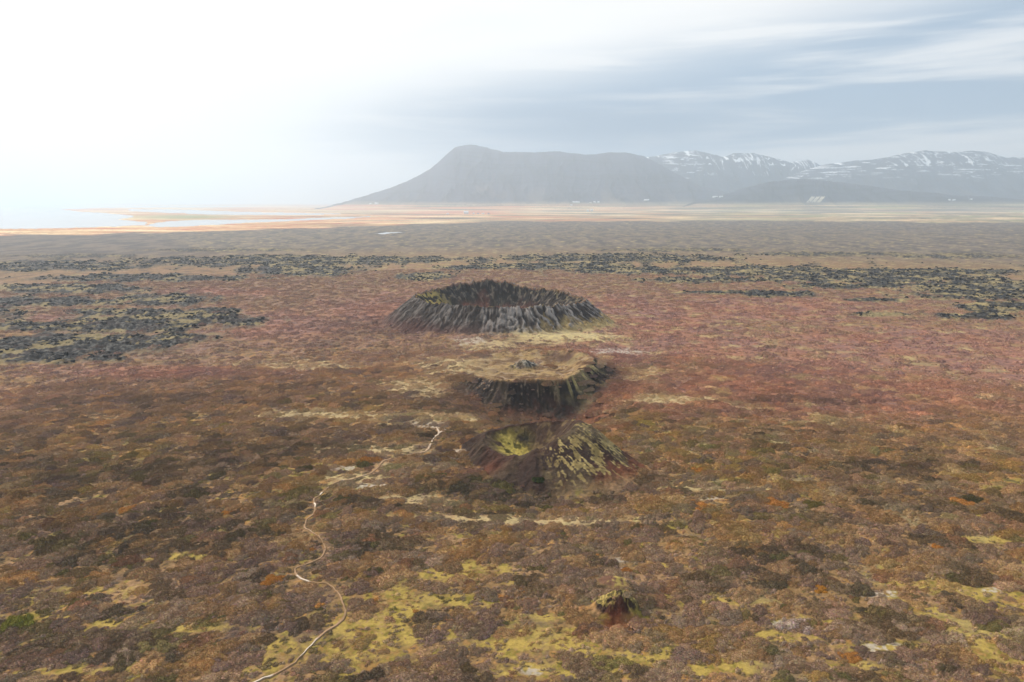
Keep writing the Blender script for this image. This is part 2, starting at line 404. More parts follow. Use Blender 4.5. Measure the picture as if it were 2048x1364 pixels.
    it = mixc(it, mixc(lin((172, 152, 76)), lin((84, 76, 34)), sm(0.0, 0.35, n2)), bowl * sm(-0.1, 0.25, 0.45 * w3 + 0.4 * n2 + 0.28))
    it = mixc(it, lin((44, 42, 40)), 0.85 * np.exp(-((x - C3[0] + 3) / 4) ** 2 - ((y - C3[1] - 11) / 2.6) ** 2))
    cc = mixc(cc, it, ins)
    c = mixc(c, cc, np.maximum(body, ins))
    c = mixc(c, lin((104, 60, 42)), 0.85 * np.exp(-((px - 945) / 55) ** 2 - ((py - 946) / 9) ** 2))
    c = mixc(c, lin((140, 92, 66)), 0.85 * np.exp(-((px - 1222) / 34) ** 2 - ((py - 850) / 9) ** 2))
    c = mixc(c, lin((64, 58, 38)), 0.85 * sm(0.3, 0.75, np.exp(-((px - 1000) / 130) ** 2 - ((py - 975) / 26) ** 2) + 0.2 * n1) * (1 - body))
    # ---- knob
    kk = D['knob']
    n5 = pn(x / 0.55, y / 0.55, 117)
    kc = mixc(lin((44, 36, 32)), mixc(lin((164, 142, 82)), lin((112, 100, 58)), sm(-0.2, 0.4, n5)), sm(-0.05, 0.5, 0.7 * n2 + 0.5 * n4 + 0.5 * n5 + 0.15 * (y - KY + 1.4) + 0.06 * (x - KX)))
    c = mixc(c, kc, sm(0.2, 0.45, kk))
    c = mixc(c, lin((112, 58, 40)), 0.8 * np.exp(-((x - KX + 1.0) / 4.5) ** 2 - ((y - KY + 6.5) / 3.6) ** 2))
    c = mixc(c, mixc(lin((96, 64, 54)), lin((150, 130, 70)), sm(0.0, 0.5, n2 + 0.6 * n4 + 0.15 * (x - KX - 1))), 0.8 * sm(0.35, 0.6, D['knob_back'] + 0.2 * n2))
    # ---- big crater
    s, th, t, o = D['c1_s'], D['c1_th'], D['c1_t'], D['c1_o']
    deg = np.degrees(th) % 360
    dd = deg + 360 * (deg < 120)
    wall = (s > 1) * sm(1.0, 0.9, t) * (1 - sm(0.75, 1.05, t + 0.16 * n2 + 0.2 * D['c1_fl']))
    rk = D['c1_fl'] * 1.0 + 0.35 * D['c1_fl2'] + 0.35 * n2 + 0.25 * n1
    bc = mixc(lin((54, 47, 43)), lin((138, 130, 123)), sm(-0.1, 0.45, rk) * (0.55 + 0.45 * sm(240, 285, dd)))  # lichen grey ridges, dark crevices; front and right ridges lightened as if lit
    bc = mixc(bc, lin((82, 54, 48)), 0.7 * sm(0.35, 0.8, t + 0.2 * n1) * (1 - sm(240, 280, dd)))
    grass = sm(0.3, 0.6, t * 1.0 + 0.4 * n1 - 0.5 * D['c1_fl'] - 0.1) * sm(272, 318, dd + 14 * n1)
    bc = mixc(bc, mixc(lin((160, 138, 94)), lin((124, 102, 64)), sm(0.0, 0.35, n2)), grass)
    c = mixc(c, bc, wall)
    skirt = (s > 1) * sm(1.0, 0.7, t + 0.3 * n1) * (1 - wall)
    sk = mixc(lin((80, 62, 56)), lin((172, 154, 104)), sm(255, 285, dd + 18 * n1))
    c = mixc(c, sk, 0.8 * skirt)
    apron = np.exp(-((x - 54) / 56) ** 2 - ((y - 590) / 22) ** 2)
    c = mixc(c, mixc(lin((178, 160, 112)), lin((150, 132, 98)), sm(-0.1, 0.4, n2)), 0.9 * sm(0.25, 0.7, apron + 0.3 * n1) * (s > 1) * (1 - wall))
    ins = sm(1.0, 0.97, s)
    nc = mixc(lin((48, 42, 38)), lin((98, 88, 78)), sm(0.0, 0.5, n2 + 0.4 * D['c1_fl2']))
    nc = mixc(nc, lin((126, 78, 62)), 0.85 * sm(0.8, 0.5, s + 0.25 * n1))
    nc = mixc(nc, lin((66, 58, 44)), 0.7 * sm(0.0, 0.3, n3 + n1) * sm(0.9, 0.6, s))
    nc = mixc(nc, lin((168, 146, 80)), 0.9 * sm(0.0, 0.25, n2 + 0.35 * n1 + 0.05) * sm(0.6, 0.72, s) * sm(135, 160, deg) * (1 - sm(212, 240, deg)))
    nc = mixc(nc, lin((130, 118, 80)), 0.4 * sm(0.3, 0.45, n2) * sm(0.85, 0.95, s))
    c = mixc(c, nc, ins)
    c = c * (1 + 0.16 * n4 * (1 - sm(300, 900, d)))[..., None]
    return np.clip(c * ALB, 0.004, 0.9).astype(F32)

# ------------------------------------------------------------------ mesh output
def grid_mesh(name, X, Y, Z, C, mat, wrap=False):
    nr, nc = X.shape
    me = bpy.data.meshes.new(name)
    co = np.stack([X, Y, Z], -1).reshape(-1, 3).astype(F32)
    i = np.arange(nr * nc).reshape(nr, nc)
    if wrap:
        j = np.concatenate([i, i[:, :1]], 1)
    else:
        j = i
    f = np.stack([j[:-1, :-1], j[:-1, 1:], j[1:, 1:], j[1:, :-1]], -1).reshape(-1, 4)
    me.vertices.add(len(co)); me.vertices.foreach_set('co', co.ravel())
    me.loops.add(f.size); me.loops.foreach_set('vertex_index', f.ravel().astype(np.int32))
    me.polygons.add(len(f))
    me.polygons.foreach_set('loop_start', (np.arange(len(f)) * 4).astype(np.int32))
    me.polygons.foreach_set('use_smooth', np.ones(len(f), bool))
    me.update(calc_edges=True)
    a = me.attributes.new('Col', 'FLOAT_COLOR', 'POINT')
    cc = np.ones((len(co), 4), F32); cc[:, :3] = C.reshape(-1, 3)
    a.data.foreach_set('color', cc.ravel())
    me.materials.append(mat)
    ob = bpy.data.objects.new(name, me)
    COL.objects.link(ob)
    return ob

def raw_mesh(name, verts, faces, mats, midx=None, smooth=False):
    me = bpy.data.meshes.new(name)
    me.from_pydata([tuple(v) for v in verts], [], [tuple(f) for f in faces])
    for m in (mats if isinstance(mats, (list, tuple)) else [mats]):
        me.materials.append(m)
    if midx is not None:
        me.polygons.foreach_set('material_index', np.array(midx, np.int32))
    if smooth:
        me.polygons.foreach_set('use_smooth', np.ones(len(me.polygons), bool))
    me.update()
    return me

def add(name, me, parent=None):
    o = bpy.data.objects.new(name, me)
    COL.objects.link(o)
    if parent is not None:
        o.parent = parent
    return o

def tag(o, label=None, cat=None, group=None, kind=None):
    if label: o['label'] = label
    if cat: o['category'] = cat
    if group: o['group'] = group
    if kind: o['kind'] = kind
    return o

# ------------------------------------------------------------------ materials
def new_mat(name):
    m = bpy.data.materials.new(name)
    m.use_nodes = True
    nt = m.node_tree
    for n in list(nt.nodes):
        nt.nodes.remove(n)
    out = nt.nodes.new('ShaderNodeOutputMaterial')
    return m, nt, out

def nd(nt, typ, **kw):
    n = nt.nodes.new(typ)
    for k, v in kw.items():
        setattr(n, k, v)
    return n

def mth(nt, op, a, b=None, c=None):
    n = nt.nodes.new('ShaderNodeMath'); n.operation = op
    for i, v in enumerate((a, b, c)):
        if v is None: continue
        if isinstance(v, (int, float)): n.inputs[i].default_value = v
        else: nt.links.new(v, n.inputs[i])
    return n.outputs[0]

def ground_material(name, s1, s2, bump, dist, vary):
    m, nt, out = new_mat(name)
    b = nd(nt, 'ShaderNodeBsdfPrincipled')
    b.inputs['Roughness'].default_value = 0.95
    b.inputs['Specular IOR Level'].default_value = 0.15
    at_ = nd(nt, 'ShaderNodeAttribute', attribute_name='Col')
    tc = nd(nt, 'ShaderNodeTexCoord')
    n1 = nd(nt, 'ShaderNodeTexNoise'); n1.inputs['Scale'].default_value = s1; n1.inputs['Detail'].default_value = 5; n1.inputs['Roughness'].default_value = 0.65
    n2 = nd(nt, 'ShaderNodeTexNoise'); n2.inputs['Scale'].default_value = s2; n2.inputs['Detail'].default_value = 3
    nt.links.new(tc.outputs['Object'], n1.inputs['Vector']); nt.links.new(tc.outputs['Object'], n2.inputs['Vector'])
    v = mth(nt, 'ADD', mth(nt, 'MULTIPLY', n1.outputs[0], vary * 1.3), mth(nt, 'MULTIPLY', n2.outputs[0], vary * 0.7))
    v = mth(nt, 'ADD', v, 1.0 - vary)
    sc_ = nd(nt, 'ShaderNodeVectorMath', operation='SCALE')
    nt.links.new(at_.outputs['Color'], sc_.inputs[0]); nt.links.new(v, sc_.inputs['Scale'])
    nt.links.new(sc_.outputs[0], b.inputs['Base Color'])
    if bump:
        bp = nd(nt, 'ShaderNodeBump'); bp.inputs['Strength'].default_value = bump; bp.inputs['Distance'].default_value = dist
        nt.links.new(n1.outputs[0], bp.inputs['Height']); nt.links.new(bp.outputs[0], b.inputs['Normal'])
    nt.links.new(b.outputs[0], out.inputs[0])
    return m

M_GROUND = ground_material('heath_ground', 0.9, 3.1, 0.8, 0.6, 0.55)
M_ROCK = ground_material('crater_rock', 0.55, 2.6, 0.9, 0.9, 0.5)
M_MOUNT = ground_material('mountain_slope', 0.004, 0.02, 0.5, 40, 0.35)

def plain(name, rgb, rough=0.7, spec=0.3, var=0.0, scale=1.0):
    m, nt, out = new_mat(name)
    b = nd(nt, 'ShaderNodeBsdfPrincipled')
    b.inputs['Roughness'].default_value = rough
    b.inputs['Specular IOR Level'].default_value = spec
    col = tuple(float(v) for v in rgb) + (1,)
    if var:
        tc = nd(nt, 'ShaderNodeTexCoord')
        n = nd(nt, 'ShaderNodeTexNoise'); n.inputs['Scale'].default_value = scale; n.inputs['Detail'].default_value = 5
        nt.links.new(tc.outputs['Object'], n.inputs['Vector'])
        mx = nd(nt, 'ShaderNodeMix', data_type='RGBA')
        mx.inputs[6].default_value = tuple(v * (1 - var) for v in col[:3]) + (1,)
        mx.inputs[7].default_value = tuple(min(1, v * (1 + var)) for v in col[:3]) + (1,)
        nt.links.new(n.outputs[0], mx.inputs[0]); nt.links.new(mx.outputs[2], b.inputs['Base Color'])
    else:
        b.inputs['Base Color'].default_value = col
    nt.links.new(b.outputs[0], out.inputs[0])
    return m

def water_material():
    m, nt, out = new_mat('bay_water')
    b = nd(nt, 'ShaderNodeBsdfPrincipled')
    b.inputs['Base Color'].default_value = (0.34, 0.35, 0.35, 1)
    b.inputs['Roughness'].default_value = 0.22
    b.inputs['IOR'].default_value = 1.33
    tc = nd(nt, 'ShaderNodeTexCoord')
    n = nd(nt, 'ShaderNodeTexNoise'); n.inputs['Scale'].default_value = 0.05; n.inputs['Detail'].default_value = 3
    nt.links.new(tc.outputs['Object'], n.inputs['Vector'])
    bp = nd(nt, 'ShaderNodeBump'); bp.inputs['Strength'].default_value = 0.35; bp.inputs['Distance'].default_value = 0.5
    nt.links.new(n.outputs[0], bp.inputs['Height']); nt.links.new(bp.outputs[0], b.inputs['Normal'])
    nt.links.new(b.outputs[0], out.inputs[0])
    return m
M_WATER = water_material()

def shrub_material():
    m, nt, out = new_mat('shrub_twigs')
    b = nd(nt, 'ShaderNodeBsdfPrincipled')
    b.inputs['Roughness'].default_value = 0.9
    b.inputs['Specular IOR Level'].default_value = 0.1
    a = nd(nt, 'ShaderNodeAttribute', attribute_name='tint', attribute_type='INSTANCER')
    s = nd(nt, 'ShaderNodeAttribute', attribute_name='leaf')
    v = nd(nt, 'ShaderNodeVectorMath', operation='MULTIPLY')
    nt.links.new(a.outputs['Color'], v.inputs[0]); nt.links.new(s.outputs['Color'], v.inputs[1])
    nt.links.new(v.outputs[0], b.inputs['Base Color'])
    nt.links.new(b.outputs[0], out.inputs[0])
    return m
M_SHRUB = shrub_material()

# ------------------------------------------------------------------ sheets
def dip(x, y, key, depth=3.0):
    cx, cy, ax, ay = PATCH[key]
    q = np.sqrt(((x - cx) / ax) ** 2 + ((y - cy) / ay) ** 2)
    mm = min(ax, ay)
    return depth * sm(0.0, min(7.0, mm * 0.4), (1 - q) * mm)

def patch(name, key, step, mat, children=()):
    cx, cy, ax, ay = PATCH[key]
    R = max(ax, ay)
    nt_ = int(2 * pi * R / step * 0.8 * Q); nr_ = int(R / step * Q)
    q = (np.arange(1, nr_ + 1) / nr_)[:, None]
    th = (np.arange(nt_) / nt_ * 2 * pi)[None, :]
    X = cx + ax * q * np.cos(th); Y = cy + ay * q * np.sin(th)
    qq = q + 0 * th
    D = features(X, Y)
    Z = height(X, Y, D)
    C = colour(X, Y, D)
    for ch in children:
        Z = Z - dip(X, Y, ch)
    mm = min(ax, ay)
    Z = Z - 0.6 * sm(1.6 / mm, 0.0, 1 - qq)
    return grid_mesh(name, X, Y, Z, C, mat, wrap=True)

def build_ground():
    st = 0.8 / Q
    pys = [np.arange(1480, 470, -st), np.arange(470, 409.0, -0.45 / Q), np.array([408.6, 408.0, 407.4])]
    pys = np.concatenate(pys)
    hy = 682 - FPX * math.tan(PITCH)
    dl = PITCH + np.arctan((pys - 682) / FPX)
    ds = CAM_H / np.tan(dl)
    ds = np.concatenate([np.linspace(4, ds[0] - 2, 36), ds[ds < 60000], [60000.0]])
    az = np.concatenate([np.arange(-180, -77, 4.0), np.arange(-76, -44.1, 0.2), np.linspace(-44, 44, int(1560 * Q)), np.arange(44.2, 76.1, 0.2), np.arange(78, 180, 4.0)])
    A, Dd = np.meshgrid(np.radians(az), ds)
    X = Dd * np.sin(A); Y = Dd * np.cos(A)
    D = features(X, Y)
    Z = height(X, Y, D)
    C = colour(X, Y, D)
    for k in ('main', 'mid', 'cone', 'knob'):
        Z = Z - dip(X, Y, k)
    return grid_mesh('ground', X, Y, Z, C, M_GROUND, wrap=True)

g = build_ground()
tag(g, 'wide brown heath and lava plain that reaches the horizon', 'ground', kind='structure')

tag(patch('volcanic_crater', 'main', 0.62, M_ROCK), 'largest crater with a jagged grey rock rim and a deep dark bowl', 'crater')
tag(patch('volcanic_crater', 'mid', 0.5, M_ROCK, ('outcrop',)), 'flat tan moss filled crater with a dark front wall, between the other two', 'crater')
tag(patch('volcanic_crater', 'cone', 0.34, M_ROCK), 'smallest crater cone with red brown flanks, yellow moss streaks and a mossy bowl', 'crater')
tag(patch('rock_outcrop', 'knob', 0.16, M_ROCK), 'small dark lava knob topped with yellow moss in the foreground heath', 'rock')
tag(patch('rock_outcrop', 'outcrop', 0.25, M_ROCK), 'ridge of grey rock sticking up from the floor of the flat mossy crater', 'rock')

# water sheet under the low land of the coast
wx = [(-32000, 2400), (2200, 2400), (2200, 59000), (-32000, 49000)]
wm = raw_mesh('water', [(x, y, -1.2) for x, y in wx], [(0, 1, 2, 3)], M_WATER)
tag(add('water', wm), 'pale bay with narrow inlets along the far left coast', 'bay', kind='structure')

# ------------------------------------------------------------------ path
PATHP = [(470, 1385), (524, 1364), (580, 1339), (606, 1315), (636, 1283), (675, 1255), (691, 1235), (684, 1208), (673, 1187), (657, 1175), (636, 1171), (608, 1165), (594, 1155), (592, 1141), (620, 1131), (644, 1117),
         (650, 1099), (640, 1081), (624, 1069), (610, 1059), (614, 1043), (628, 1031), (630, 1015), (628, 1001), (640, 993), (654, 981), (671, 970), (711, 961), (739, 950), (755, 938), (767, 926), (797, 918),
         (831, 909), (851, 904), (861, 890), (867, 878), (877, 868), (873, 854)]

def smooth_line(pts, n):
    P = np.array([at(*p) for p in pts])
    out = []
    for i in range(len(P) - 1):
        p0 = P[max(i - 1, 0)]; p1 = P[i]; p2 = P[i + 1]; p3 = P[min(i + 2, len(P) - 1)]
        for k in range(n):
            t = k / n
            out.append(0.5 * ((2 * p1) + (-p0 + p2) * t + (2 * p0 - 5 * p1 + 4 * p2 - p3) * t * t + (-p0 + 3 * p1 - 3 * p2 + p3) * t ** 3))
    out.append(P[-1])
    return np.array(out)

PL = smooth_line(PATHP, 14)
M_PATH = ground_material('path_gravel', 1.2, 4.0, 0.4, 0.2, 0.5)

def ribbon(name, L, width, lift, seed):
    tg = np.gradient(L, axis=0); tg /= np.linalg.norm(tg, axis=1)[:, None]
    nm = np.stack([-tg[:, 1], tg[:, 0]], 1)
    s = np.cumsum(np.r_[0, np.linalg.norm(np.diff(L, axis=0), axis=1)])
    wv = width * (1 + 0.5 * sm(230, 340, L[:, 1])) * np.clip(0.9 + 0.8 * fbm(s / 9, s * 0 + 2, 4, seed), 0.35, 1.6)
    off = np.linspace(-0.5, 0.5, 7)
    X = L[:, 0:1] + nm[:, 0:1] * wv[:, None] * off[None] + 0.3 * fbm(s / 3, s * 0, 2, seed + 4)[:, None]
    Y = L[:, 1:2] + nm[:, 1:2] * wv[:, None] * off[None]
    D = features(X, Y); Z = height(X, Y, D)
    Zc = np.maximum(Z, np.median(Z, axis=1)[:, None] - 0.05) + lift
    edge = np.abs(off) > 0.45
    Zc[:, edge] -= lift + 0.15
    pale = sm(0.15, 0.4, fbm(s / 9, s * 0 + 7, 3, seed + 9))[:, None] * sm(0.5, 0.25, np.abs(off))[None]
    pale = np.maximum(pale, 0.6 * sm(300, 345, Y) * sm(0.5, 0.2, np.abs(off))[None])
    C = mixc(np.broadcast_to(lin((150, 121, 93)), X.shape + (3,)), lin((206, 190, 172)), pale)
    worn = sm(-0.05, 0.35, fbm(s / 14, s * 0 + 11, 3, seed + 13))[:, None]
    C = mixc(C, lin((122, 97, 68)), 0.75 * worn * (1 - pale) + 0 * X)
    C = mixc(C, lin((118, 92, 64)), 0.5 * (np.abs(off)[None] > 0.3) + 0 * X)
    return grid_mesh(name, X, Y, Zc, C, M_PATH)

path = ribbon('path', PL, 0.85, 0.3, 201)
tag(path, 'narrow pale dirt footpath winding through the heath towards the small cone', 'path', kind='structure')
BR = smooth_line([(877, 868), (884, 864), (890, 859)], 10)
tag(ribbon('path', BR, 1.1, 0.3, 211), 'short pale spur at the far end of the footpath', 'path', kind='structure')

# ------------------------------------------------------------------ mountains
def mountain(name, prof, D0, D1, gul, snow, seed, base, label, npx=900, nd_=170, backd=4000, apron=406):
    """prof: ridge line as (photo x, photo y) read as azimuth and elevation at distance D1"""
    xs = np.array([p[0] for p in prof], float); ys = np.array([p[1] for p in prof], float)
    hy = 682 - FPX * math.tan(PITCH)
    px = np.linspace(xs[0], xs[-1], npx)
    el = np.interp(px, xs, ys)
    el = el + 1.0 * fbm(px / 22, px * 0 + seed, 4, seed) + 0.5 * fbm(px / 6, px * 0, 2, seed + 2)
    az = np.arctan((px - 1024) / FPX * 1.0 / (cp + (682 - 400) / FPX * sp))
    ridge = np.maximum((hy - el) / FPX * D1 + CAM_H, 0)
    ridge = ridge * sm(0, 60, px - xs[0]) * sm(0, 60, xs[-1] - px)
    t = np.concatenate([np.linspace(0, 1, nd_), np.linspace(1, 2, 40)[1:]])
    dist = np.where(t <= 1, D0 + (D1 - D0) * t, D1 + backd * (t - 1))
    A, T = np.meshgrid(az, t)
    Dm = np.broadcast_to(dist[:, None], A.shape)
    X = Dm * np.tan(A); Y = Dm.copy()
    R = np.broadcast_to(ridge[None], A.shape)
    g1 = ridged(X / gul, Y / (gul * 3.2), 4, seed + 5) - 0.5
    S = np.where(T <= 1, 0.10 * T + 0.10 * T ** 2 + 0.80 * sm(0.25, 1.05, T) ** 1.3, 1 - (T - 1) ** 1.2 * 1.02)
    S = S / np.where(T <= 1, 0.2 + 0.8 * sm(0.25, 1.05, np.array(1.0)) ** 1.3, 1)
    Z = R * S * 1.0 + R * 0.12 * g1 * np.sin(np.pi * np.clip(T, 0, 1)) * sm(0.2, 0.6, T) - 6 + 14 * fbm(X / 700, Y / 700, 3, seed + 8) * sm(0.05, 0.3, T) * sm(0, 120, R)
    Z = np.where((T > 1) , np.minimum(Z, R), Z)
    n = fbm(X / 900, Y / 900, 4, seed + 11)
    C = mixc(np.broadcast_to(lin(base), A.shape + (3,)), lin((118, 104, 84)), sm(0.45, 0.05, T) * sm(-0.3, 0.3, n))  # base leans blue: part of the distance haze is put into the colour
    C = mixc(C, lin((34, 34, 40)), 0.7 * sm(0.0, 0.35, g1))
    st_ = fbm(X / 2600, Z / 40 + 2 * fbm(X / 1500, Y / 1500, 2, seed + 27), 3, seed + 29)
    C = mixc(C, lin((30, 30, 36)), 0.7 * sm(0.08, 0.3, st_) * sm(0.35, 0.8, T))
    C = mixc(C, lin((128, 112, 92)), 0.5 * sm(0.1, 0.4, fbm(X / 500, Y / 900, 4, seed + 31)) * sm(0.75, 0.3, T))
    if snow:
        lo, amt = snow
        u_ = X / 300 + 0.9 * fbm(X / 1500, Z / 300, 2, seed + 21)
        lay = fbm(u_ * 0.8 - Z / 190, Z / 28 + X / 1400, 4, seed + 15)          # ledges
        gulm = fbm(X / 95 + 3.0 * fbm(X / 1100, X * 0 + 3, 3, seed + 23) * Z / 130, Z / 300 + Y / 2500, 4, seed + 19)       # gullies
        wsel = sm(-0.1, 0.25, fbm(X / 1800, Y / 1800, 2, seed + 25) + amt)
        sn = np.maximum(lay * (0.4 + 0.6 * wsel), gulm * (1 - 0.75 * wsel))
        sm_ = sm(lo, lo + 260, Z + 220 * n) * 0.9 * sm(0.26, 0.38, sn + 0.16 * sm(lo, lo + 600, Z) - 0.06)
        C = mixc(C, lin((246, 248, 250)), sm_)
    zc = Y * cp - (Z - CAM_H) * sp
    ppx = 1024 + FPX * X / zc; ppy = 682 - FPX * (Y * sp + (Z - CAM_H) * cp) / zc
    C = mixc(C, meadow(ppx, ppy), sm(apron - 5, apron + 3, ppy + 2.0 * fbm(ppx / 90, ppy / 3, 3, 77)) * (T < 0.8))
    ob = grid_mesh(name, X, Y, Z, C.astype(F32), M_MOUNT)
    tag(ob, label, 'mountain', kind='structure')
    return (xs[0], xs[-1], az, dist, Z)

HZ = 682 - FPX * math.tan(PITCH)
MT = []
MT.append(mountain('mountain', [(1120, 410), (1180, 400), (1230, 345), (1270, 322), (1300, 317), (1345, 310), (1385, 306), (1415, 312), (1440, 318), (1462, 311), (1500, 310), (1535, 318), (1575, 328), (1610, 323), (1640, 336), (1700, 370), (1760, 404), (1800, 412)],
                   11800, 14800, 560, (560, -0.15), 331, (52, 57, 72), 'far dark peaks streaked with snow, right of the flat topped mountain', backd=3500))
MT.append(mountain('mountain', [(1420, 414), (1480, 404), (1530, 372), (1580, 350), (1640, 333), (1690, 326), (1740, 322), (1790, 313), (1830, 306), (1880, 308), (1905, 309), (1925, 306), (1960, 309), (2000, 320), (2048, 318), (2150, 312), (2300, 322), (2500, 350), (2650, 404)],
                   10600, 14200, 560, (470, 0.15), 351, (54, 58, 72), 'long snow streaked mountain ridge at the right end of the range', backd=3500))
MT.append(mountain('mountain', [(610, 417), (670, 408), (705, 399), (722, 394), (745, 387), (790, 373), (830, 357), (862, 340), (884, 323), (896, 313), (910, 302), (930, 296), (950, 295), (975, 300), (1005, 309), (1060, 309), (1115, 307), (1140, 310), (1165, 313), (1190, 313), (1215, 310), (1250, 310), (1285, 316), (1310, 328), (1350, 350), (1400, 372), (1480, 390), (1600, 404), (1660, 416)],
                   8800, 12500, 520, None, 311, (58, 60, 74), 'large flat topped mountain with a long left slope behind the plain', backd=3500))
MT.append(mountain('hill', [(1320, 416), (1380, 406), (1440, 392), (1490, 375), (1540, 364), (1590, 359), (1640, 362), (1720, 370), (1800, 380), (1900, 389), (2048, 397), (2200, 412)],
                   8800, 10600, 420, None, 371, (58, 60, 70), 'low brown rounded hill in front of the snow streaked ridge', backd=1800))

def far_z(px, py):
    """first hit of the photo ray on plain or mountain aprons"""
    best = None
    hy = HZ
    az = math.atan((px - 1024) / FPX / (cp + (682 - 400) / FPX * sp))
    if py > hy + 2.0:
        dl = PITCH + math.atan((py - 682) / FPX)
        d = CAM_H / math.tan(dl)
        if d < 9300:
            return d * math.tan(az), d, 0.0
    for (x0, x1, azs, dist, Z) in MT:
        if px < x0 or px > x1: continue
        i = int(np.argmin(np.abs(azs - az)))
        zl = CAM_H + (hy - py) / FPX * dist * 1.0
        k = np.nonzero(Z[:, i] >= zl)[0]
        if len(k):
            k = k[0]
            if best is None or dist[k] < best[1]:
                best = (dist[k] * math.tan(az), dist[k], float(Z[k, i]))
    if best is None:
        best = (9000 * math.tan(az), 9000, 0.0)
    return best

# ------------------------------------------------------------------ farm buildings
M_WALL = plain('white_wall', (0.82, 0.82, 0.80), 0.6, 0.3, 0.06, 0.3)
M_ROOF_W = plain('pale_roof', (0.72, 0.73, 0.74), 0.5, 0.3, 0.08, 0.4)
M_ROOF_D = plain('dark_roof', (0.10, 0.11, 0.13), 0.5, 0.3, 0.2, 0.4)

def farmhouse(px, py, wpx, hpx, roofm, label, rot=0.0):
    x, y, z = far_z(px, py)
    k = y / FPX
    L, Hh = wpx * k, hpx * k
    Wd = L * 0.5
    e = bpy.data.objects.new('farm_building', None)
    COL.objects.link(e)
    e.location = (x, y, z - 0.5)
    e.rotation_euler = (0, 0, rot)
    tag(e, label, 'farm building', 'white farm buildings on the far plain')
    hw = Hh * 0.62
    a, b = L / 2, Wd / 2
    v = [(-a, -b, -6), (a, -b, -6), (a, b, -6), (-a, b, -6), (-a, -b, hw), (a, -b, hw), (a, b, hw), (-a, b, hw), (-a, 0, Hh), (a, 0, Hh)]
    f = [(0, 1, 5, 4), (1, 2, 6, 9, 5), (2, 3, 7, 6), (3, 0, 4, 8, 7), (4, 5, 9, 8), (6, 7, 8, 9)]
    add('wall', raw_mesh('wall', v, f, M_WALL), e)
    ov = L * 0.03; t = Hh * 0.07
    sl = (Hh - hw) / b
    rv = []
    for sx in (-1, 1):
        for (yy, zz) in ((-b - ov, hw - ov * sl), (0, Hh), (b + ov, hw - ov * sl)):
            rv.append((sx * (a + ov), yy, zz + 0.06 * Hh)); 
        for (yy, zz) in ((-b - ov, hw - ov * sl), (0, Hh), (b + ov, hw - ov * sl)):
            rv.append((sx * (a + ov), yy, zz + 0.06 * Hh + t))
    rf = [(3, 9, 10, 4), (4, 10, 11, 5), (0, 1, 7, 6), (1, 2, 8, 7), (0, 6, 9, 3), (2, 5, 11, 8), (0, 3, 4, 1), (1, 4, 5, 2), (6, 7, 10, 9), (7, 8, 11, 10)]
    add('roof', raw_mesh('roof', rv, rf, roofm), e)
    return e

FB = [(932, 428.2, 9, 5.4, M_ROOF_W, 'largest white barn of the farm on the red meadow, above the big crater'),
      (895, 428.4, 4, 2.2, M_ROOF_W, 'small white shed left of the largest barn on the meadow'),
      (947, 428.4, 4, 2.8, M_ROOF_W, 'white house next right of the largest barn'),
      (956, 428.4, 4, 2.4, M_ROOF_D, 'second white house right of the largest barn, dark roofed'),
      (966, 428.4, 5, 2.4, M_ROOF_W, 'middle white shed in the row right of the largest barn'),
      (977, 428.6, 4, 2.2, M_ROOF_D, 'last white shed of the row right of the largest barn'),
      (1176, 422.4, 4, 3.4, M_ROOF_W, 'left white house of the pair on the beige meadow'),
      (1184, 421.6, 5, 3.2, M_ROOF_W, 'right white house of the pair on the beige meadow'),
      (1143, 411.0, 4, 2.0, M_ROOF_W, 'lone small white house at the foot of the flat topped mountain'),
      (1152, 405.4, 13, 2.0, M_ROOF_W, 'long low white barn on the lower slope of the flat topped mountain'),
      (1181, 405.4, 4, 2.2, M_ROOF_D, 'left house of the row under the flat topped mountain'),
      (1189, 405.0, 4, 2.2, M_ROOF_W, 'middle house of the row under the flat topped mountain'),
      (1197, 405.4, 4, 2.4, M_ROOF_W, 'right house of the row under the flat topped mountain'),
      (1293, 402.0, 9, 2.4, M_ROOF_W, 'lone long white barn right of the house row under the mountains'),
      (753, 408.0, 7, 2.6, M_ROOF_W, 'white barn at the left foot of the flat topped mountain'),
      (741, 408.0, 4, 1.8, M_ROOF_W, 'tiny white shed at the left foot of the flat topped mountain'),
      (1430, 395.2, 9, 2.4, M_ROOF_W, 'left white barn at the foot of the low brown hill'),
      (1442, 394.8, 7, 2.2, M_ROOF_W, 'right white barn at the foot of the low brown hill'),
      (1899, 401.0, 4, 2.4, M_ROOF_W, 'white house below the right snow streaked ridge'),
      (1908, 400.8, 5, 2.0, M_ROOF_W, 'white shed beside the house below the right ridge'),
      (1942, 399.6, 5, 2.0, M_ROOF_W, 'rightmost white farm building on the far plain')]
for q in FB:
    farmhouse(*q, rot=random.uniform(-0.3, 0.3))

# pale ploughed strips on the slope of the low hill
def strip_field():
    m = plain('stubble_field', lin((182, 174, 154)), 0.9, 0.1, 0.1, 0.02)
    vs, fs = [], []
    for k in range(3):
        for j in range(9):
            for (dx, ) in ((0,), (8,)):
                t = j / 8
                px = 1622 + 10 * k + dx - 9 * t
                x, y, z = far_z(px, 394.5 + 11.0 * t)
                vs.append((x, y, z + 3.0))
        b = k * 18
        for j in range(8):
            fs.append((b + 2 * j, b + 2 * j + 1, b + 2 * j + 3, b + 2 * j + 2))
    o = add('field', raw_mesh('field', vs, fs, m))
    tag(o, 'three pale ploughed strips on the slope below the right ridge', 'field', kind='structure')
strip_field()

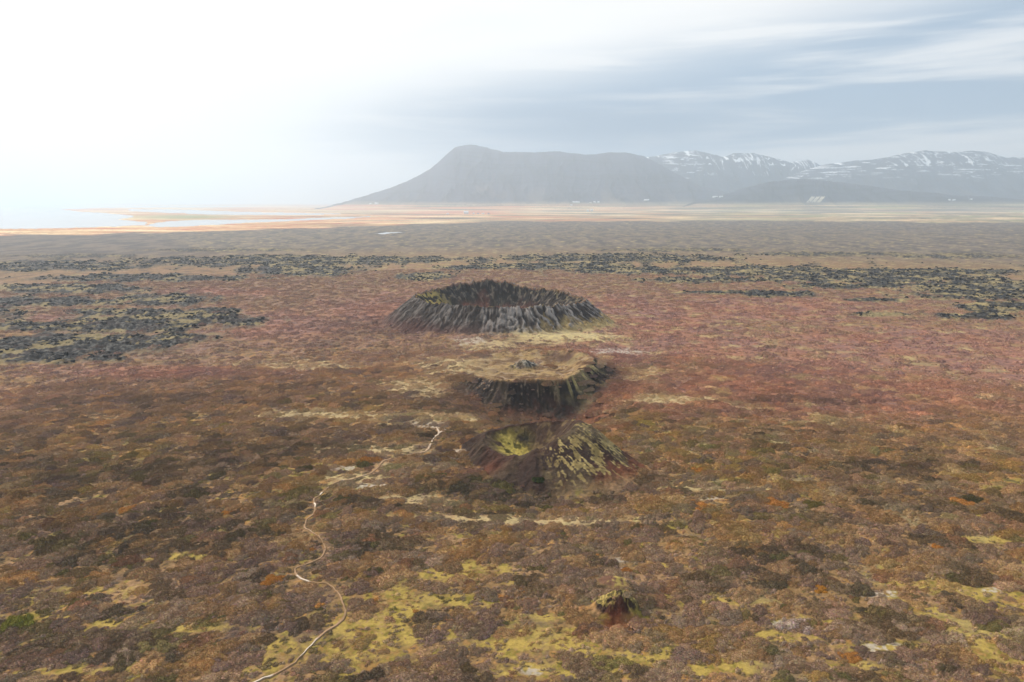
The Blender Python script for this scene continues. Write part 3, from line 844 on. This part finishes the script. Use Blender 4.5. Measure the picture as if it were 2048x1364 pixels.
# ------------------------------------------------------------------ shrubs
def shrub_proto(name, n, leaf, lobes, hgt, seed, spiky=0.5):
    rs = np.random.RandomState(seed)
    L = [(0, 0, 0.55, hgt)]
    for i in range(lobes):
        a = rs.rand() * 2 * pi; r = 0.25 + 0.6 * math.sqrt(rs.rand())
        q = 0.16 + 0.3 * rs.rand()
        L.append((r * math.cos(a), r * math.sin(a), q, hgt * (0.35 + 0.65 * rs.rand()) * min(1.0, q * 2.6)))
    def top(x, y):
        z = -1.0
        for (cx, cy, r, h) in L:
            q = 1 - ((x - cx) ** 2 + (y - cy) ** 2) / r ** 2
            if q > 0: z = max(z, h * q ** 0.8)
        return z
    V, Fc, S = [], [], []
    # inner mass
    m = 10 if n < 500 else 22
    gi = {}
    for i in range(m + 1):
        for j in range(m + 1):
            x, y = -1.2 + 2.4 * i / m, -1.2 + 2.4 * j / m
            z = top(x, y)
            gi[i, j] = len(V)
            V.append((x, y, (z * 0.86 + 0.05 * (rs.rand() - 0.5)) if z > 0 else -0.12)); 
    base_n = len(V)
    for i in range(m):
        for j in range(m):
            q = [gi[i, j], gi[i + 1, j], gi[i + 1, j + 1], gi[i, j + 1]]
            if max(V[k][2] for k in q) > 0:
                Fc.append(tuple(q)); S.append(0.75 + 0.3 * rs.rand())
    k = 0
    tries = 0
    while k < n and tries < n * 12:
        tries += 1
        x, y = rs.uniform(-1.2, 1.2), rs.uniform(-1.2, 1.2)
        z = top(x, y)
        if z <= 0.0: continue
        z *= 0.8 + 0.24 * rs.rand()
        # more on the flanks
        e = 0.02
        gx = (top(x + e, y) - top(x - e, y)) / (2 * e); gy = (top(x, y + e) - top(x, y - e)) / (2 * e)
        gx = max(-2, min(2, gx)); gy = max(-2, min(2, gy))
        nv = np.array([-gx * 0.6, -gy * 0.6, 1.0]) + rs.normal(0, 0.55, 3)
        nv /= np.linalg.norm(nv)
        tv = np.cross(nv, rs.normal(0, 1, 3)); tv /= np.linalg.norm(tv) + 1e-6
        l = leaf * (0.6 + 0.8 * rs.rand())
        p = np.array([x, y, z])
        if rs.rand() < spiky:          # twig blade standing outwards
            w = l * 0.17
            b = len(V)
            V += [tuple(p - tv * w - nv * l * 0.3), tuple(p + tv * w - nv * l * 0.3), tuple(p + nv * l * (1.0 + 0.9 * rs.rand()))]
            Fc.append((b, b + 1, b + 2))
        else:                          # leaf clump facing outwards
            bv = np.cross(nv, tv)
            b = len(V)
            V += [tuple(p - tv * l * 0.5), tuple(p - bv * l * 0.4), tuple(p + tv * l * 0.5 + nv * l * 0.2), tuple(p + bv * l * 0.4 + nv * l * 0.1)]
            Fc.append((b, b + 1, b + 2, b + 3))
        S.append(0.72 + 0.5 * rs.rand() ** 1.3)
        k += 1
    me = raw_mesh(name, V, Fc, M_SHRUB)
    a = me.attributes.new('leaf', 'FLOAT_COLOR', 'FACE')
    S = np.array(S, F32)
    cc = np.ones((len(S), 4), F32)
    cc[:, 0] = S; cc[:, 1] = S * (1 + 0.08 * rs.normal(0, 1, len(S))); cc[:, 2] = S * (1 + 0.12 * rs.normal(0, 1, len(S)))
    a.data.foreach_set('color', cc.ravel())
    return me

NEARP = [shrub_proto('shrub', 3000, 0.066, 14, 0.42, 500 + i, 0.85) for i in range(7)]
FARP = [shrub_proto('shrub_far', 320, 0.13, 8, 0.5, 600 + i, 0.4) for i in range(4)]
TUFT = [shrub_proto('tuft', 160, 0.2, 3, 0.5, 700 + i, 0.6) for i in range(3)]

PAL = {
    'grey brown': (lin((120, 102, 88)), 'grey brown leafless'),
    'dark': (lin((84, 72, 60)), 'dark brown dense'),
    'purple brown': (lin((116, 94, 84)), 'purple brown twiggy'),
    'tan': (lin((142, 114, 84)), 'tan dry'),
    'rust': (lin((132, 102, 70)), 'rust brown'),
    'orange': (lin((172, 120, 64)), 'bright orange leafed'),
    'red': (lin((122, 88, 70)), 'dull red'),
    'green': (lin((84, 80, 50)), 'dark green'),
}
PK = list(PAL)

def pick_kinds(x, y, dark, rs):
    """kinds grow in drifts: a slow field plus some chance decides"""
    n = len(x)
    f = fbm(x / 24, y / 24, 3, 311) * 0.75 + 0.5 + rs.normal(0, 0.13, n)
    k = np.select([f < 0.24, f < 0.44, f < 0.60, f < 0.78], [1, 0, 2, 3], 4)
    u = rs.rand(n)
    k = np.where((u < 0.004) & (np.hypot(x, y) < 330), 5, np.where(u < 0.028, 6, np.where(u < 0.055, 7, k)))
    sw = (rs.rand(n) < dark * 0.7) & np.isin(k, [0, 3, 4])
    k[sw] = 1
    return k

PLx = PL
def path_dist(x, y):
    r = np.full(x.shape, 1e9)
    for seg in PLx[::3]:
        r = np.minimum(r, (x - seg[0]) ** 2 + (y - seg[1]) ** 2)
    return np.sqrt(r)

def scatter(n, d0, d1, rs, azmax=54.0, power=1.0):
    u = rs.rand(n)
    d = (d0 ** (2 * power) + u * (d1 ** (2 * power) - d0 ** (2 * power))) ** (1 / (2 * power))
    a = np.radians(rs.uniform(-azmax, azmax, n))
    return d * np.sin(a), d * np.cos(a)

rs = np.random.RandomState(99)
def prep(n, d0, d1, rmin, rmax, keep, power=1.0, pd=1.0, mossx=0.95, lift=0.0):
    x, y = scatter(n, d0, d1, rs, power=power)
    D = features(x, y); z = height(x, y, D)
    r = rmin + (rmax - rmin) * rs.rand(n) ** 1.8
    clump = fbm(x / 30, y / 30, 3, 301) * 0.6 + 0.5
    p = keep * (0.55 + 0.75 * clump) * (1 - mossx * sm(0.08, 0.5, D['moss'])) * (1 - 0.85 * D['grey']) * (1 - 0.6 * D['tan']) * (1 - D['lava']) * (1 + 0.5 * D['dark'])
    p *= (D['c1_s'] > 1) * sm(0.68, 1.02, D['c1_t'])
    p *= 1 - 0.93 * sm(1.15, 0.95, D['mid_s'])
    p *= 1 - 0.97 * np.clip(D['mid_face'], 0, 1)
    p *= 1 - 0.8 * sm(0.15, 0.5, D['pit'])
    cb = sm(1.02, 0.8, D['cone_t']) * (D['cone_s'] < 2.9)
    p *= 1 - cb
    p *= 1 - 0.95 * sm(0.1, 0.3, D['knob'] + D['knob_back'] * 0.5)
    p *= 1 - sm(0.2, 0.5, D['oc'])
    ok = (rs.rand(n) < p) & ~D['water'] & (path_dist(x, y) > 0.75 + r * 0.85 * pd)
    C = colour(x, y, D)
    kk = pick_kinds(x, y, D['dark'], rs)
    base = np.stack([PAL[PK[i]][0] for i in kk])
    mixf = np.clip(0.2 + (D['d'] - 230) / 600 + 0.16, 0.36, 0.64)
    mixf = np.where(kk == 5, 0.1, mixf)
    tint = base * ALB * (1 - mixf[:, None]) + C * mixf[:, None]
    rd = (0.45 * D['red'])[:, None]
    tint = tint * (1 - rd) + C * rd
    mv = (0.3 * sm(330, 620, D['d']))[:, None]
    tint = tint * (1 - mv) + lin((140, 108, 98)) * ALB * mv
    tint = tint * (1.42 + 0.45 * rs.rand(n))[:, None] * (1 + lift * sm(300, 520, D['d']))[:, None]
    tint = np.where((kk == 5)[:, None], tint * 0.72, tint)
    return dict(x=x[ok], y=y[ok], z=z[ok], r=r[ok], k=kk[ok], tint=tint[ok], d=D['d'][ok], px=D['px'][ok], py=D['py'][ok])

near = prep(31000, 125, 540, 1.1, 5.0, 0.8, lift=0.28)
order = np.argsort(near['d'] / near['r'])                 # those that show largest first
vis = [i for i in order if -20 < near['px'][i] < 2068 and 400 < near['py'][i] < 1385][:290]
visset = set(vis)

GRP = 'shrubs that show largest on the foreground heath'
def zone(px, py, r):
    if px < 300: h = 'near the left edge'
    elif px < 600: h = 'left of the footpath'
    elif px < 900: h = 'just right of the footpath'
    elif px < 1120: h = 'below the small cone'
    elif px < 1360: h = 'around the mossy knob'
    elif px < 1700: h = 'right of the mossy knob'
    else: h = 'near the right edge'
    v = 'lowest in view' if py > 1270 else ('in the near heath' if py > 1130 else 'farther up the slope')
    s = 'broad' if r > 4.3 else ('mid sized' if r > 3.0 else 'small')
    return s, h, v

for i in vis:
    o = add('shrub', NEARP[i % 7])
    r = near['r'][i]
    o.location = (near['x'][i], near['y'][i], near['z'][i] - 0.08 * r)
    o.rotation_euler = (0, 0, rs.normal(0.25, 0.5) + (pi if rs.rand() < 0.5 else 0))
    o.scale = (r * rs.uniform(0.95, 1.45), r * rs.uniform(0.7, 1.0), r * rs.uniform(0.7, 1.1) * (1.2 if r < 2.5 else 0.85))
    o['tint'] = [float(v) for v in near['tint'][i]]
    s, h, v = zone(near['px'][i], near['py'][i], r)
    tag(o, '%s %s shrub %s, %s' % (s, PAL[PK[near['k'][i]]][1], v, h), 'shrub', GRP)

# the yellow leafed bush at the left edge and bright orange ones seen singly
def single(px, py, r, rgb, label, hz=1.0, proto=0):
    x, y = at(px, py)
    xa, ya = np.array([x]), np.array([y])
    D = features(xa, ya); z = height(xa, ya, D)[0]
    o = add('shrub', NEARP[proto])
    o.location = (x, y, z - 0.05)
    o.scale = (r, r * 0.9, r * hz)
    o.rotation_euler = (0, 0, px * 0.7)
    o['tint'] = [float(v) for v in lin(rgb)]
    tag(o, label, 'shrub', GRP)
single(34, 1245, 4.6, (134, 128, 62), 'yellow green leafed bush at the left edge, tallest and brightest there', 1.3, 1)
single(548, 1165, 3.6, (176, 122, 62), 'orange shrub touching the left bend of the footpath', 0.9, 2)
single(1527, 1052, 2.0, (184, 128, 62), 'single orange yellow shrub halfway to the right edge', 1.2, 3)
single(1640, 1182, 2.4, (182, 130, 58), 'golden orange shrub lower right, nearest of the bright orange ones', 1.1, 4)
single(1876, 1098, 2.2, (182, 126, 64), 'bright orange shrub toward the right edge, midway up the heath', 1.0, 5)
single(842, 1120, 1.1, (186, 122, 62), 'tiny bright orange shrub above the moss patch right of the footpath', 1.3, 0)
single(886, 952, 1.5, (80, 92, 42), 'bright green bush at the left foot of the small cone', 1.0, 2)
single(1076, 970, 2.6, (58, 64, 34), 'dark green bush in front of the small cone', 1.0, 3)

def instancer(name, protos, P, sel, squash, label, cat):
    pc = bpy.data.collections.new(name + '_kinds')
    for i, me in enumerate(protos):
        po = bpy.data.objects.new('%s_kind_%02d' % (name, i), me)
        pc.objects.link(po)
    n = len(sel)
    me = bpy.data.meshes.new(name)
    me.vertices.add(n)
    r = P['r'][sel]
    co = np.stack([P['x'][sel], P['y'][sel], P['z'][sel] - 0.08 * r], 1).astype(F32)
    me.vertices.foreach_set('co', co.ravel())
    a = me.attributes.new('tint', 'FLOAT_COLOR', 'POINT')
    cc = np.ones((n, 4), F32); cc[:, :3] = P['tint'][sel]
    a.data.foreach_set('color', cc.ravel())
    a = me.attributes.new('size', 'FLOAT_VECTOR', 'POINT')
    sz = np.stack([r * rs.uniform(0.95, 1.5, n), r * rs.uniform(0.7, 1.0, n), r * rs.uniform(0.75, 1.15, n) * squash], 1).astype(F32)
    a.data.foreach_set('vector', sz.ravel())
    a = me.attributes.new('turn', 'FLOAT_VECTOR', 'POINT')
    tn = np.zeros((n, 3), F32); tn[:, 2] = rs.normal(0.25, 0.5, n) + pi * (rs.rand(n) < 0.5)
    a.data.foreach_set('vector', tn.ravel())
    a = me.attributes.new('which', 'INT', 'POINT')
    a.data.foreach_set('value', rs.randint(0, len(protos), n).astype(np.int32))
    ob = add(name, me)
    nt = bpy.data.node_groups.new(name + '_nodes', 'GeometryNodeTree')
    nt.interface.new_socket('Geometry', in_out='INPUT', socket_type='NodeSocketGeometry')
    nt.interface.new_socket('Geometry', in_out='OUTPUT', socket_type='NodeSocketGeometry')
    gi = nt.nodes.new('NodeGroupInput'); go = nt.nodes.new('NodeGroupOutput')
    ip = nt.nodes.new('GeometryNodeInstanceOnPoints')
    ci = nt.nodes.new('GeometryNodeCollectionInfo')
    ci.inputs['Collection'].default_value = pc
    ci.inputs['Separate Children'].default_value = True
    ci.inputs['Reset Children'].default_value = True
    def na(nm, ty):
        q = nt.nodes.new('GeometryNodeInputNamedAttribute'); q.data_type = ty; q.inputs['Name'].default_value = nm
        return q.outputs['Attribute']
    nt.links.new(gi.outputs[0], ip.inputs['Points'])
    nt.links.new(ci.outputs[0], ip.inputs['Instance'])
    ip.inputs['Pick Instance'].default_value = True
    nt.links.new(na('which', 'INT'), ip.inputs['Instance Index'])
    nt.links.new(na('size', 'FLOAT_VECTOR'), ip.inputs['Scale'])
    nt.links.new(na('turn', 'FLOAT_VECTOR'), ip.inputs['Rotation'])
    nt.links.new(ip.outputs[0], go.inputs[0])
    md = ob.modifiers.new('scatter', 'NODES'); md.node_group = nt
    tag(ob, label, cat, kind='stuff')
    return ob

rest = np.array([i for i in range(len(near['x'])) if i not in visset])
instancer('scrub', NEARP, near, rest, 1.0, 'low brown scrub spread over the heath behind the nearest shrubs', 'scrub')
farv = prep(64000, 500, 1250, 1.3, 5.0, 0.7)
instancer('distant_scrub', FARP, farv, np.arange(len(farv['x'])), 0.85, 'distant reddish brown scrub around the big crater', 'scrub')
tu = prep(112000, 120, 560, 0.45, 1.6, 0.8, power=0.8, pd=0.5, mossx=0.55, lift=0.15)
instancer('heather', TUFT, tu, np.arange(len(tu['x'])), 1.0, 'small heather and grass tufts between the shrubs', 'heather')

# ------------------------------------------------------------------ lava rubble
def rock_proto(name, seed):
    rs_ = np.random.RandomState(seed)
    bm_ = bmesh.new()
    bmesh.ops.create_icosphere(bm_, subdivisions=2, radius=1.0)
    pl = [(rs_.normal(0, 1, 3), rs_.uniform(0.45, 0.8)) for _ in range(9)]
    for v in bm_.verts:
        c_ = np.array(v.co)
        for n_, h_ in pl:
            n_ = n_ / np.linalg.norm(n_)
            q_ = float(c_ @ n_) - h_
            if q_ > 0: c_ = c_ - n_ * q_
        c_ = c_ * (1 + 0.12 * rs_.normal())
        v.co = (c_[0], c_[1], c_[2] * 0.75)
    me = bpy.data.meshes.new(name)
    bm_.to_mesh(me); bm_.free()
    me.materials.append(M_SHRUB)
    a = me.attributes.new('leaf', 'FLOAT_COLOR', 'FACE')
    n_ = len(me.polygons)
    cc = np.ones((n_, 4), F32); cc[:, :3] = (0.8 + 0.4 * rs_.rand(n_))[:, None]
    a.data.foreach_set('color', cc.ravel())
    return me
ROCKP = [rock_proto('lava_block', 800 + i) for i in range(5)]
lx, ly = scatter(185000, 430, 1700, rs, power=0.8)
LD = features(lx, ly)
lz = height(lx, ly, LD)
lk = (rs.rand(len(lx)) < LD['lava'] * sm(-0.35, 0.25, fbm(lx / 28, ly / 34, 3, 321)) * 0.5) & (LD['c1_s'] > 1.5)
lr = (0.4 + 1.7 * rs.rand(len(lx)) ** 2.5) * (0.8 + LD['d'] / 1600)
lt = np.stack([lin((40, 39, 39))] * len(lx)) * (0.6 + 1.5 * rs.rand(len(lx)) ** 2)[:, None]
lv_ = dict(x=lx[lk], y=ly[lk], z=lz[lk] + 0.1 * lr[lk], r=lr[lk], tint=lt[lk])
instancer('lava_rubble', ROCKP, lv_, np.arange(int(lk.sum())), 0.8, 'rough black lava rubble on the plain', 'lava')

# ------------------------------------------------------------------ haze
def box_mesh(name, x0, x1, y0, y1, z0, z1, mat):
    v = [(x0, y0, z0), (x1, y0, z0), (x1, y1, z0), (x0, y1, z0), (x0, y0, z1), (x1, y0, z1), (x1, y1, z1), (x0, y1, z1)]
    f = [(3, 2, 1, 0), (4, 5, 6, 7), (0, 1, 5, 4), (1, 2, 6, 5), (2, 3, 7, 6), (3, 0, 4, 7)]
    return raw_mesh(name, v, f, mat)
hm, nt, out = new_mat('haze_air')
pv = nd(nt, 'ShaderNodeVolumePrincipled')
pv.inputs['Color'].default_value = (0.655, 0.765, 0.875, 1)
pv.inputs['Density'].default_value = 8.4e-5
pv.inputs['Anisotropy'].default_value = 0.42
nt.links.new(pv.outputs[0], out.inputs['Volume'])
hz = add('haze', box_mesh('haze', -61000, 61000, -61000, 61000, -25, 1300, hm))
tag(hz, 'pale blue haze over the plain and the mountains', 'haze', kind='stuff')

# ------------------------------------------------------------------ light
SUN_AZ = radians(-48)     # left of the view direction (+Y), seen from above
SUN_EL = radians(43)
sd = bpy.data.lights.new('sun', 'SUN')
sd.energy = 3.7
sd.angle = radians(12)
sd.color = (1.0, 0.92, 0.82)
so = bpy.data.objects.new('sun', sd)
COL.objects.link(so)
from mathutils import Vector
dirv = Vector((math.sin(SUN_AZ) * math.cos(SUN_EL), math.cos(SUN_AZ) * math.cos(SUN_EL), math.sin(SUN_EL)))
so.rotation_euler = dirv.to_track_quat('Z', 'Y').to_euler()

w = bpy.data.worlds.new("World")
sc.world = w
w.use_nodes = True
nt = w.node_tree
for n in list(nt.nodes): nt.nodes.remove(n)
out = nd(nt, 'ShaderNodeOutputWorld')
bg = nd(nt, 'ShaderNodeBackground'); bg.inputs['Strength'].default_value = 0.085
sky = nd(nt, 'ShaderNodeTexSky', sky_type='NISHITA')
sky.sun_disc = False
sky.sun_elevation = SUN_EL
sky.sun_rotation = SUN_AZ
tc = nd(nt, 'ShaderNodeTexCoord')
sx = nd(nt, 'ShaderNodeSeparateXYZ'); nt.links.new(tc.outputs['Generated'], sx.inputs[0])
X, Y, Zs = sx.outputs
AZ = mth(nt, 'ARCTAN2', X, Y)
EL = mth(nt, 'ARCSINE', Zs)

def ss(a, b, v):
    n = nt.nodes.new('ShaderNodeMapRange'); n.interpolation_type = 'SMOOTHERSTEP'
    n.inputs['From Min'].default_value = a; n.inputs['From Max'].default_value = b
    nt.links.new(v, n.inputs['Value'])
    return n.outputs[0]
def noise(ax, ex, tilt, detail, off, dist=0.4):
    cmb = nd(nt, 'ShaderNodeCombineXYZ')
    nt.links.new(mth(nt, 'MULTIPLY', AZ, ax), cmb.inputs[0])
    nt.links.new(mth(nt, 'ADD', mth(nt, 'MULTIPLY', EL, ex), mth(nt, 'MULTIPLY', AZ, tilt)), cmb.inputs[1])
    cmb.inputs[2].default_value = off
    n = nd(nt, 'ShaderNodeTexNoise'); n.inputs['Scale'].default_value = 1.0; n.inputs['Detail'].default_value = detail; n.inputs['Distortion'].default_value = dist
    nt.links.new(cmb.outputs[0], n.inputs['Vector'])
    return mth(nt, 'SUBTRACT', n.outputs[0], 0.5)
def mixrgb(f, a, b):
    n = nd(nt, 'ShaderNodeMix', data_type='RGBA')
    nt.links.new(f, n.inputs[0])
    for i, v in ((6, a), (7, b)):
        if isinstance(v, tuple): n.inputs[i].default_value = v + (1,)
        else: nt.links.new(v, n.inputs[i])
    return n.outputs[2]
N1 = noise(2.8, 30.0, 0.8, 5, 1.0, 0.35)
N2 = noise(5.0, 70.0, -2.0, 3, 5.0, 0.2)
N3 = noise(2.0, 6.0, -1.0, 3, 9.0)
# veil of cloud: white to the left, blue grey bands to the right
white = (9.9, 9.8, 9.6)
low = (9.0, 8.9, 8.8)
band = (3.3, 4.5, 5.9)
top_e = mth(nt, 'ADD', mth(nt, 'MULTIPLY', AZ, 0.15), 0.175)
tq = mth(nt, 'SUBTRACT', mth(nt, 'ADD', EL, mth(nt, 'MULTIPLY', N1, 0.05)), top_e)
under = ss(0.055, -0.075, tq)
azc = mth(nt, 'MULTIPLY', mth(nt, 'SUBTRACT', AZ, 0.06), 5.0)
gap = mth(nt, 'MULTIPLY', mth(nt, 'POWER', 2.718, mth(nt, 'MULTIPLY', mth(nt, 'MULTIPLY', azc, azc), -1.0)), 0.075)
above_low = ss(0.055, 0.105, mth(nt, 'ADD', mth(nt, 'ADD', EL, gap), mth(nt, 'MULTIPLY', N2, 0.05)))
right = ss(-0.52, 0.22, mth(nt, 'ADD', AZ, mth(nt, 'MULTIPLY', N3, 0.3)))
streak = mth(nt, 'ADD', 0.22, mth(nt, 'MULTIPLY', 0.78, ss(-0.2, 0.1, mth(nt, 'ADD', mth(nt, 'MULTIPLY', N1, 0.9), mth(nt, 'MULTIPLY', N2, 0.3)))))
bm = mth(nt, 'MULTIPLY', mth(nt, 'MULTIPLY', under, above_low), mth(nt, 'MULTIPLY', right, streak))
lowm = mth(nt, 'MULTIPLY', ss(0.22, 0.02, mth(nt, 'ADD', EL, mth(nt, 'MULTIPLY', N1, 0.06))), ss(-0.7, 0.0, AZ))
c = mixrgb(lowm, white, low)
c = mixrgb(bm, c, band)
# darker bank that rests on the flat topped mountain
bx = mth(nt, 'MULTIPLY', mth(nt, 'SUBTRACT', AZ, 0.12), 4.2)
by = mth(nt, 'MULTIPLY', mth(nt, 'SUBTRACT', mth(nt, 'ADD', EL, mth(nt, 'MULTIPLY', N2, 0.03)), 0.096), 22.0)
bk = mth(nt, 'POWER', 2.718, mth(nt, 'MULTIPLY', mth(nt, 'ADD', mth(nt, 'MULTIPLY', bx, bx), mth(nt, 'MULTIPLY', by, by)), -1.0))
c = mixrgb(mth(nt, 'MULTIPLY', bk, 0.92), c, (1.9, 2.9, 4.2))
# unseen sky high on the right and behind, made bluer to tint the haze
rb = mth(nt, 'MULTIPLY', ss(0.25, 1.0, AZ), ss(0.24, 0.5, EL))
c = mixrgb(rb, c, (5.6, 7.3, 9.2))
# overhead the cover thins and the sky itself shows
cover = ss(-0.3, 0.05, mth(nt, 'SUBTRACT', N3, mth(nt, 'MULTIPLY', ss(0.5, 1.2, EL), 0.12)))
c = mixrgb(mth(nt, 'ADD', mth(nt, 'MULTIPLY', cover, 0.15), 0.82), sky.outputs[0], c)
nt.links.new(c, bg.inputs['Color'])
nt.links.new(bg.outputs[0], out.inputs[0])
